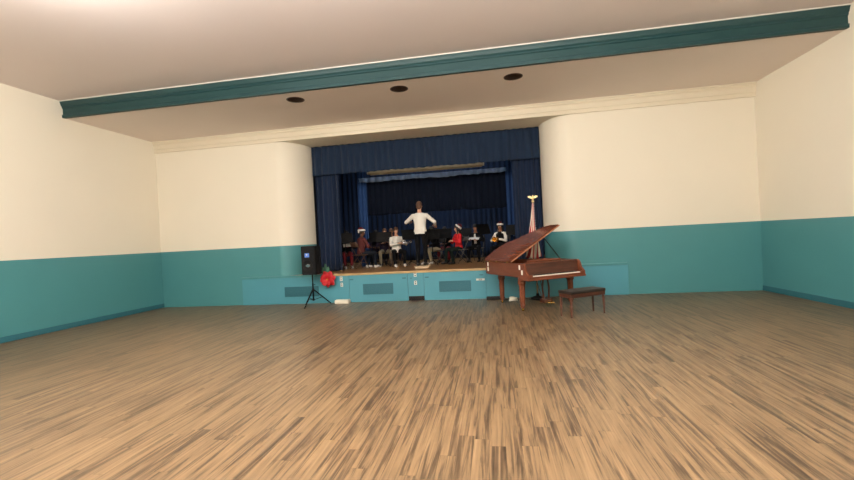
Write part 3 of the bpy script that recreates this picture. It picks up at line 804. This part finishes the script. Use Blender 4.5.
def person(label, loc, face, pose='sit', k=1.0, skin='skinlight', shirt='blackcloth', legs='blackcloth', shoes='shoeblack', hair='hairk', long_hair=False,
           hat=None, hands=None, lean=.06, nod=.15, turn=0.0, short_sleeve=False, knees=.10, feet=None, voxel=.010, female=False, hint=(.8, .15, -.75), tilt=0.0):
    rz = math.atan2(face[0], -face[1])
    root = thing('person', label, 'person', loc, rz)
    hipz = .92 if pose == 'stand' else .545
    hipy = 0.0
    O = V(0, hipy, hipz)
    T = lambda p: rotx(p, O, lean) if lean else Vector(p)     # lean forward (towards -y)
    TV = lambda p: T(O + Vector(p))
    w = .92 if female else 1.0
    rings = [(-.11, .10, .085), (-.06, .155, .112), (.02, .165, .118), (.11, .146 * w, .10), (.21, .146 * w, .10), (.33, .168 * w, .112), (.42, .176 * w, .108), (.475, .155 * w, .09), (.515, .10, .07), (.54, .06, .056)]
    def torso(bm, lo, hi, grow):
        rr = [r for r in rings if lo <= r[0] <= hi]
        L = []
        for dz, a, c in rr:
            cc = TV((0, 0, dz)); ax = V(a + grow, 0, 0); ay = (TV((0, 1, dz)) - cc) * (c + grow)
            L.append((cc, ax, ay))
        loft(bm, L)
    sh = {s: TV((s * .19 * w, 0, .435)) for s in (-1, 1)}
    wr = {}; el = {}
    for s in (-1, 1):
        tgt = Vector(hands[s]) if hands else V(s * .12, -.38, hipz + .16)
        el[s], wr[s] = ik(sh[s], tgt, .285, .255, (s * hint[0], hint[1], hint[2]))
    # legs
    hip = {s: V(s * .09, hipy, hipz - .02) for s in (-1, 1)}
    kn = {}; an = {}
    for s in (-1, 1):
        if pose == 'stand':
            an[s] = V(s * .10, .02, .085); kn[s], an[s] = ik(hip[s], an[s], .42, .415, (s * .1, -1, 0))
        else:
            kn[s] = V(s * (.09 + knees), -.42, .50); an[s] = V(s * (.09 + knees * .9), -.40 + (.06 if s > 0 else -.05), .085)
            if feet: an[s] = Vector(feet[s])
    HC = TV((0, -.012, .70))
    # ---- body
    bm = NB(); torso(bm, -1, 1, -.008)
    capsule(bm, TV((0, .005, .50)), TV((0, -.005, .60)), .058, .052)
    for s in (-1, 1):
        capsule(bm, TV((s * .11, 0, .45)), sh[s], .055, .05); capsule(bm, sh[s], el[s], .048, .037); capsule(bm, el[s], wr[s], .036, .025)
        d = (wr[s] - el[s]).normalized(); fw = V(0, -1, .15)
        hd = (d * .75 + fw * .25).normalized()
        hand(bm, wr[s], hd, V(-s * .6, 0, -.8) if pose == 'sit' else V(-s * .4, 0, -.9), s * 1, 1.0, .5)
        capsule(bm, hip[s], kn[s], .078, .052); capsule(bm, kn[s], an[s], .050, .034)
        capsule(bm, an[s] + V(0, .02, -.03), an[s] + V(0, -.13, -.045), .034, .03)
    # head, facing -y then nodded and turned
    HR = Matrix.Rotation(turn, 3, 'Z') @ Matrix.Rotation(nod + lean, 3, 'X')
    H = lambda x, y_, z: HC + HR @ V(x, y_, z)
    ball(bm, H(0, .012, .025), (.072, .092, .098), rot=HR); ball(bm, H(0, -.020, -.030), (.059, .070, .084), rot=HR)
    ball(bm, H(0, -.066, -.094), (.024, .020, .020), rot=HR); capsule(bm, H(-.026, -.020, -.076), H(.026, -.020, -.076), .026)
    capsule(bm, H(0, -.082, .010), H(0, -.101, -.024), .008, .0115); ball(bm, H(0, -.094, -.030), (.0165, .011, .009), rot=HR)
    capsule(bm, H(-.032, -.068, .030), H(.032, -.068, .030), .012)
    for s in (-1, 1):
        ball(bm, H(s * .072, .012, -.006), (.010, .021, .031), rot=HR); ball(bm, H(s * .034, -.058, -.028), (.022, .020, .022), rot=HR)
    ball(bm, H(0, -.086, -.066), (.022, .007, .012), rot=HR)
    fused('body', bm, M[skin], root, voxel * .62, 4)
    for s in (-1, 1):
        bm = NB(); ball(bm, H(s * .029, -.0685, .008), (.0135, .0115, .0095), rot=HR); ey = obj('eye', bm, M['sclera'], root, True)
        bm = NB(); ball(bm, H(s * .029, -.0775, .008), (.0058, .0040, .0058), rot=HR); obj('iris', bm, M['eye'], ey, True)
        bm = NB(); tube(bm, [H(s * .014, -.0815, .028), H(s * .030, -.0805, .033), H(s * .046, -.068, .028)], [.003, .0038, .002], 8); obj('eyebrow', bm, M[hair], root, True)
    bm = NB(); ball(bm, H(0, -.0905, -.0625), (.021, .0055, .0045), rot=HR); ball(bm, H(0, -.0895, -.0705), (.018, .0060, .0050), rot=HR); obj('lips', bm, M['lip' + skin[4:]], root, True)
    # ---- shirt
    bm = NB(); torso(bm, -.07, .53, .014)
    for s in (-1, 1):
        capsule(bm, TV((s * .10, 0, .44)), sh[s], .066, .066); capsule(bm, sh[s], el[s], .064, .052)
        if short_sleeve: pass
        else: capsule(bm, el[s], el[s].lerp(wr[s], .93), .051, .037)
    fused('shirt' if 'jacket' not in label else 'jacket', bm, M[shirt], root, voxel, 5)
    # ---- trousers
    bm = NB(); torso(bm, -1, .03, .012)
    for s in (-1, 1):
        capsule(bm, hip[s], kn[s], .094, .068); capsule(bm, kn[s], kn[s].lerp(an[s], .94), .066, .052)
    fused('trousers', bm, M[legs], root, voxel, 5)
    # ---- shoes
    for s in (-1, 1):
        a = an[s]; z0 = a.z - .085
        bm = NB()
        loft(bm, [((a.x, a.y + .07, z0 + .045), (.025, 0, 0), (0, 0, .035)), ((a.x, a.y + .05, z0 + .05), (.038, 0, 0), (0, 0, .05)), ((a.x, a.y, z0 + .055), (.042, 0, 0), (0, 0, .055)),
                  ((a.x, a.y - .08, z0 + .042), (.046, 0, 0), (0, 0, .042)), ((a.x, a.y - .15, z0 + .032), (.046, 0, 0), (0, 0, .032)), ((a.x, a.y - .195, z0 + .026), (.028, 0, 0), (0, 0, .022))], 14)
        obj('shoe', bm, M[shoes], root, True)
    # ---- hair
    bm = NB(); ball(bm, H(0, .016, .054), (.082, .097, .088), rot=HR); ball(bm, H(0, .034, .03), (.083, .088, .10), rot=HR); ball(bm, H(0, .050, -.02), (.076, .065, .075), rot=HR)
    if long_hair:
        loft(bm, [(H(0, .055, .04), HR @ V(.075, 0, 0), HR @ V(0, .055, 0)), (H(0, .062, -.08), HR @ V(.092, 0, 0), HR @ V(0, .05, 0)), (TV((0, .09, .50)), V(.105, 0, 0), V(0, .045, 0)), (TV((0, .115, .38)), V(.10, 0, 0), V(0, .038, 0)), (TV((0, .125, .27)), V(.07, 0, 0), V(0, .025, 0))])
        for s in (-1, 1): capsule(bm, H(s * .075, .01, .02), H(s * .085, -.005, -.12), .028, .025); capsule(bm, H(s * .085, -.005, -.12), TV((s * .10, -.08, .42)), .025, .015)
    else:
        for s in (-1, 1): capsule(bm, H(s * .070, .0, .02), H(s * .072, -.008, -.005), .014, .008)
    fused('hair', bm, M[hair], root, voxel * .9, 3)
    # ---- santa hat
    if hat:
        bm = NB()
        d = V(hat[0], hat[1], 0)
        TR = Matrix.Rotation(-tilt, 3, 'X')
        def H(x, y_, z, o=V(0, .03, .0)): return HC + HR @ (o + TR @ (V(x, y_, z) - o))
        path = [H(0, .018, .06), H(0, .02, .085), H(0, .03, .11) + HR @ (d * .02), H(0, .04, .125) + HR @ (d * .06), H(0, .06, .11) + HR @ (d * .12), H(0, .075, .07) + HR @ (d * .15), H(0, .08, .02) + HR @ (d * .16)]
        tube(bm, path, [.098, .092, .072, .055, .042, .030, .018], 18)
        ht = obj('santa_hat', bm, M['hatcloth'], root, True)
        bm = NB()
        ring = [H(.084 * math.cos(2 * PI * i / 24), .016 + .102 * math.sin(2 * PI * i / 24), .058 + .012 * math.sin(2 * PI * i / 24)) for i in range(25)]
        tube(bm, ring, .034, 10); obj('fur_trim', bm, M['fur'], ht, True)
        bm = NB(); ball(bm, path[-1] + V(0, 0, -.02), .040); obj('pompom', bm, M['fur'], ht, True)
    if k != 1.0: root.scale = (k, k, k)
    return root

# conductor, back to the hall, arms raised forward
person('conductor seen from behind in white long-sleeved shirt and black trousers, arms spread', (-2.15, 1.12, ZST + .061), (0.05, 1), 'stand', 1.075, 'skinlight', 'whitecloth', 'blackcloth', 'shoeblack', 'hairb',
       hands={1: (.40, -.36, 1.22), -1: (-.36, -.34, 1.10)}, lean=.03, nod=.1, voxel=.008, hint=(1, .1, -.7))

MUS = []
def seated(label, x, y, face, chair_label, **kw):
    f = Vector(face).normalized()
    p = person(label, (x, y, ZST), (f.x, f.y), 'sit', **kw)
    MUS.append((x, y, f, chair_label)); return p

seated('seated person in dark top and red trousers half hidden by the left curtain', -4.92, 2.45, (.45, -.9), 'brown folding chair under the person in red trousers',
       skin='skinmid', shirt='blackcloth', legs='redtrousers', shoes='shoewhite', hair='hairk', lean=.25, nod=.35, hands={1: (.10, -.36, .78), -1: (-.10, -.36, .78)}, knees=.03, k=.92)
seated('seated person in santa hat, maroon top, dark jeans and white sneakers, turned right', -4.22, 1.85, (.66, .74), 'brown folding chair under the person in maroon top',
       skin='skindark', shirt='marooncloth', legs='bluecloth', shoes='shoewhite', hair='hairk', hat=(0, .2), tilt=.35, lean=.10, nod=.15, turn=-.35, hands={1: (.08, -.30, .72), -1: (-.10, -.28, .72)}, k=.93)
seated('seated person in dusky purple top behind the left black music stand', -4.15, 3.35, (.3, -1), 'brown folding chair behind the left music stand',
       skin='skindark', shirt='purplecloth', legs='bluecloth', shoes='shoeblack', hair='hairk', lean=.1, nod=.25, female=True, k=.90)
seated('person in dark shirt and beige trousers seated just left of the trumpet player', -3.72, 2.98, (.25, -1), 'brown folding chair just left of the trumpet player',
       skin='skinlight', shirt='purplecloth', legs='greycloth', shoes='shoeblack', hair='hairb', lean=.1, nod=.1, hands={1: (.10, -.30, .85), -1: (-.12, -.28, .82)}, k=.92)
seated('seated person in white shirt and black trousers holding a silver trumpet', -3.18, 2.35, (.50, -1), 'brown folding chair under the white-shirted trumpet player',
       skin='skinlight', shirt='whitecloth', legs='blackcloth', shoes='shoewhite', hair='hairb', lean=.05, nod=.12, hands={1: (.16, -.34, .80), -1: (-.04, -.34, .80)}, k=.92)
seated('seated person in black top and beige trousers just right of the conductor', -1.93, 2.85, (-.72, -.69), 'grey folding chair just right of the conductor',
       skin='skinmid', shirt='blackcloth', legs='greycloth', shoes='shoewhite', hair='hairk', lean=.25, nod=.45, hands={1: (.06, -.38, .66), -1: (-.12, -.36, .68)}, knees=.02, k=.92)
seated('seated person in dark top and red trousers behind the central music stands', -1.70, 3.75, (-.2, -1), 'grey folding chair behind the central music stands',
       skin='skindark', shirt='blackcloth', legs='redtrousers', shoes='shoeblack', hair='hairk', lean=.2, nod=.35, k=.90)
seated('seated person in bright red jacket with long dark hair and santa hat, turned left', -1.15, 2.40, (-.85, -.52), 'grey folding chair under the person in red jacket',
       skin='skinlight', shirt='redcloth', legs='greencloth', shoes='shoeblack', hair='hairk', long_hair=True, hat=(.1, .15), tilt=1.0, lean=.05, nod=.15, turn=-.5, hands={1: (.10, -.26, .80), -1: (-.10, -.26, .80)}, female=True, k=.90)
seated('seated person in black jacket over a white shirt reading flat white music', -.62, 3.05, (-.25, -1), 'grey folding chair under the person in black jacket',
       skin='skinmid', shirt='blackcloth', legs='blackcloth', shoes='shoeblack', hair='hairk', lean=.08, nod=.25, k=.90, hands={1: (.16, -.36, .80), -1: (-.16, -.36, .80)})
seated('seated person in santa hat, black vest and white sleeves behind the piano lid', .19, 2.35, (-.45, -1), 'grey folding chair under the horn player behind the piano',
       skin='skinmid', shirt='whitecloth', legs='blackcloth', shoes='shoeblack', hair='hairk', long_hair=True, hat=(-.2, .2), tilt=.45, lean=.08, nod=.2, hands={1: (.06, -.34, .80), -1: (-.10, -.32, .82)}, female=True, k=.89)
seated('seated person in dark clothing at the back, head showing above the trumpet player', -3.70, 3.85, (.1, -1), 'brown folding chair deepest on the stage behind the trumpet player',
       skin='skinmid', shirt='purplecloth', legs='blackcloth', shoes='shoeblack', hair='hairb', lean=.1, nod=.2, k=.93)

# white shirt front of the black-jacketed player is a part of that player
for o in list(COL.objects):
    if o.get('label', '').startswith('seated person in black jacket'):
        b = NB()
        loft(b, [((0, -.115, .66), (.05, 0, 0), (0, .02, 0)), ((0, -.130, .80), (.045, 0, 0), (0, .02, 0)), ((0, -.148, .92), (.04, 0, 0), (0, .02, 0)), ((0, -.128, 1.02), (.03, 0, 0), (0, .02, 0))], 14)
        obj('shirt_front', b, M['whitecloth'], o, True)
    if 'black vest and white sleeves' in o.get('label', ''):
        b = NB()
        loft(b, [((0, .0, .47), (.178, 0, 0), (0, .138, 0)), ((0, .0, .56), (.182, 0, 0), (0, .142, 0)), ((0, -.01, .68), (.160, 0, 0), (0, .125, 0)), ((0, -.015, .78), (.160, 0, 0), (0, .125, 0)),
                 ((0, -.025, .90), (.178, 0, 0), (0, .136, 0)), ((0, -.035, .97), (.172, 0, 0), (0, .128, 0)), ((0, -.04, 1.03), (.12, 0, 0), (0, .10, 0)), ((0, -.042, 1.06), (.085, 0, 0), (0, .08, 0))], 28)
        obj('vest', b, M['blackcloth'], o, True)

# --------------------------------------------------- folding chairs
def make_chair(label, m):
    t = thing('folding_chair', label, 'chair', (0, 0, 0))
    for s in (-1, 1):
        b = NB(); tube(b, [(s * .205, -.21, .012), (s * .205, .02, .43), (s * .205, .20, .80), (s * .19, .22, .84), (s * .15, .225, .85)], .011, 8); lg = obj('front_leg', b, m, t, True)
        b = NB(); tube(b, [(s * .185, .26, .012), (s * .185, -.10, .43)], .011, 8); lr = obj('rear_leg', b, m, t, True)
        for p, par in (((s * .205, -.21, .012), lg), ((s * .185, .26, .012), lr)):
            b = NB(); ball(b, p, (.014, .014, .012), u=8, v=6); obj('rubber_foot', b, M['black'], par, True)
    b = NB(); box(b, (0, -.01, .435), (.39, .37, .022), .01); obj('seat', b, m, t, True)
    b = NB()
    g = []
    for off in (0, .012):
        g.append([[b.verts.new((-.195 + .39 * i / 8, .165 + .06 * j / 3 + .03 * (1 - ((i - 4) / 4) ** 2) + off, .69 + .15 * j / 3)) for i in range(9)] for j in range(4)])
    A, B_ = g
    for j in range(3):
        for i in range(8):
            b.faces.new((A[j][i], A[j][i + 1], A[j + 1][i + 1], A[j + 1][i])); b.faces.new((B_[j][i], B_[j + 1][i], B_[j + 1][i + 1], B_[j][i + 1]))
    for i in range(8):
        b.faces.new((A[0][i], B_[0][i], B_[0][i + 1], A[0][i + 1])); b.faces.new((A[3][i], A[3][i + 1], B_[3][i + 1], B_[3][i]))
    for j in range(3):
        b.faces.new((A[j][0], A[j + 1][0], B_[j + 1][0], B_[j][0])); b.faces.new((A[j][8], B_[j][8], B_[j + 1][8], A[j + 1][8]))
    obj('backrest', b, m, t, True)
    b = NB(); tube(b, [(-.205, -.115, .19), (.205, -.115, .19)], .008, 6); tube(b, [(-.185, .145, .15), (.185, .145, .15)], .008, 6); obj('stretchers', b, m, t, True)
    return t
protos = {}
for x, y, f, lb in MUS:
    key = 'chairbrown' if lb.startswith('brown') else 'chairgrey'
    rz = math.atan2(f.x, -f.y); back = -f * .06
    loc = (x + back.x, y + back.y, ZST)
    if key not in protos:
        c = protos[key] = make_chair(lb, M[key]); c.location = loc; c.rotation_euler = (0, 0, rz); c['group'] = 'folding chairs of the band'
    else: dup(protos[key], loc, rz, lb, 'folding chairs of the band')

# --------------------------------------------------- music stands
def make_stand(label, zd):
    t = thing('music_stand', label, 'music stand', (0, 0, 0))
    tl = Matrix.Rotation(math.radians(-20), 3, 'X')
    b = NB(); box(b, (0, -.03, zd), (.50, .008, .34), .003, rot=tl.to_4x4() and None)
    bmesh.ops.rotate(b, cent=(0, -.03, zd), matrix=tl, verts=b.verts)
    dk = obj('desk', b, M['blackmetal'], t)
    b = NB(); box(b, (0, .0, zd - .17), (.50, .06, .008), .002); bmesh.ops.translate(b, vec=(0, .035, .008), verts=b.verts); obj('lip', b, M['blackmetal'], dk)
    b = NB(); tube(b, [(0, -.05, zd - .03), (0, -.06, zd - .16), (0, -.06, zd - .30)], .010, 8); tube(b, [(0, -.06, zd - .28), (0, -.06, .12)], .014, 10); obj('shaft', b, M['blackmetal'], t, True)
    b = NB(); tube(b, [(0, -.06, zd - .32), (0, -.06, zd - .27)], .022, 10); obj('clutch', b, M['black'], t, True)
    for a in (90, 210, 330):
        a = math.radians(a); b = NB(); tube(b, [(0, -.06, .16), (.12 * math.cos(a), -.06 + .12 * math.sin(a), .10), (.24 * math.cos(a), -.06 + .24 * math.sin(a), .008)], .009, 8); obj('leg', b, M['blackmetal'], t, True)
    return t
# desk faces +y of its own frame: towards the player
STANDS = [((-4.70, 1.72, ZST), .55, .99, 'black music stand partly behind the left navy side curtain'),
          ((-3.99, 2.62, ZST), -.1, .98, 'black music stand beside the santa-hatted person, left of a pair'),
          ((-3.55, 2.26, ZST), .05, .97, 'black music stand beside the trumpet player, right of a pair'),
          ((-2.68, 2.05, ZST), .5, 1.0, 'black music stand immediately left of the conductor'),
          ((-1.92, 1.98, ZST), -.2, .97, 'black music stand immediately right of the conductor'),
          ((-1.62, 2.75, ZST), -.3, .98, 'black music stand close to the face of the red-jacketed person'),
          ((-1.00, 3.15, ZST), -.15, .96, 'black music stand between the red jacket and the black jacket'),
          ((-.36, 2.35, ZST), .75, 1.05, 'tallest black music stand, right of the black jacket'),
          ((.60, 2.22, ZST), -.2, .98, 'black music stand against the right navy side curtain')]
byh = {}
for loc, rz, zd, lb in STANDS:
    key = zd
    if key in byh: dup(byh[key], loc, rz, lb, 'black music stands')
    else:
        s = byh[key] = make_stand(lb, zd); s.location = loc; s.rotation_euler = (0, 0, rz); s['group'] = 'black music stands'

def sheet(x, y, z, rz, tilt, w, h, label):
    b = NB()
    for i, dx in enumerate((-.5, .5)):
        box(b, (dx * w * 1.01, 0, 0), (w, h, .004), .001, rot=Matrix.Rotation(.06 * (1 if i else -1), 3, 'Y'))
    o = obj('sheet_music', b, M['paper']); o.location = (x, y, z); o.rotation_euler = (tilt, 0, rz)
    tag(o, label, 'sheet music', 'sheets of music')
sheet(-.70, 2.72, ZST + .765, -.24, .45, .20, .17, 'white sheet music held open by the person in the black jacket')
sheet(-4.70, 2.02, ZST + .76, .5, .6, .16, .17, 'white sheet music in the hands of the person in red trousers')

# --------------------------------------------------- trumpets
def trumpet(loc, d, m, label):
    t = thing('trumpet', label, 'trumpet', loc, math.atan2(d[1], d[0]))
    # local x = bell direction
    b = NB(); prof = [(.006, -.12), (.007, .05), (.010, .13), (.018, .19), (.034, .225), (.062, .25), (.064, .252), (.058, .248), (.030, .222), (.014, .19), (.004, .13), (.0, .10)]
    lathe(b, prof, (0, 0, 0), 24, axis=(1, 0, 0)); obj('bell', b, m, t, True)
    b = NB()
    tube(b, [(-.12, 0, 0), (-.16, 0, -.012), (-.165, 0, -.04), (-.12, 0, -.055), (.12, 0, -.055), (.15, 0, -.045), (.155, 0, -.02), (.13, .0, -.006), (-.10, .018, -.006), (-.25, .018, -.0)], .006, 8); obj('tubing', b, m, t, True)
    for dx in (-.03, 0, .03):
        b = NB(); tube(b, [(dx, .012, -.085), (dx, .012, .03)], .012, 12); tube(b, [(dx, .012, .03), (dx, .012, .05)], .004, 8); ball(b, (dx, .012, .052), (.010, .010, .003)); obj('valve', b, m, t, True)
    b = NB(); lathe(b, [(.005, 0), (.006, .03), (.012, .045), (.013, .05), (0, .046)], (-.25, .018, 0), 14, axis=(-1, 0, 0)); obj('mouthpiece', b, m, t, True)
    return t
trumpet((-2.86, 2.02, ZST + .77), (.96, -.28), M['silver'], 'silver trumpet held by the white-shirted person left of the conductor')
tr = trumpet((.06, 1.95, ZST + .72), (-.3, -.95), M['brass'], 'brass trumpet held by the santa-hatted person behind the piano')
tr.scale = (1.2, 1.2, 1.2)

# ------------------------------------------------------------- lighting
def area(name, loc, rot, size, power, col, sy=None):
    l = bpy.data.lights.new(name, 'AREA'); l.energy = power; l.size = size; l.color = col
    if sy: l.shape = 'RECTANGLE'; l.size_y = sy
    o = bpy.data.objects.new(name, l); o.location = loc; o.rotation_euler = rot; COL.objects.link(o); return o
# stage batten lamps hung behind the valance
area('stage_batten', (-2.0, 1.75, 4.4), (math.radians(18), 0, 0), 4.5, 5, (.86, .92, 1), .25)
area('stage_batten_rear', (-2.0, 3.4, 4.6), (math.radians(30), 0, 0), 4.5, 60, (.80, .88, 1), .25)

w = bpy.data.worlds.new('world'); scene.world = w; w.use_nodes = True
w.node_tree.nodes['Background'].inputs[0].default_value = (.6, .55, .5, 1); w.node_tree.nodes['Background'].inputs[1].default_value = .02

# --------------------------------------------------------------- camera
cd = bpy.data.cameras.new('camera'); cam = bpy.data.objects.new('camera', cd); COL.objects.link(cam)
cd.sensor_fit = 'HORIZONTAL'; cd.sensor_width = 36; cd.lens = 420 / 854 * 36; cd.clip_end = 200
yaw, pitch, roll = math.radians(9.2), math.radians(-.27), math.radians(3.0)
f = V(-math.sin(yaw) * math.cos(pitch), math.cos(yaw) * math.cos(pitch), math.sin(pitch))
r = V(math.cos(yaw), math.sin(yaw), 0); u = r.cross(f)
R_ = r * math.cos(roll) - u * math.sin(roll); U_ = r * math.sin(roll) + u * math.cos(roll)
mw = Matrix((R_, U_, -f)).transposed().to_4x4(); mw.translation = (0, -11.0, 1.65)
cam.matrix_world = mw
scene.camera = cam
scene.view_settings.view_transform = 'Standard'; scene.view_settings.look = 'None'
scene.view_settings.exposure = 0.0; scene.view_settings.gamma = 1; scene.view_settings.use_curve_mapping = False
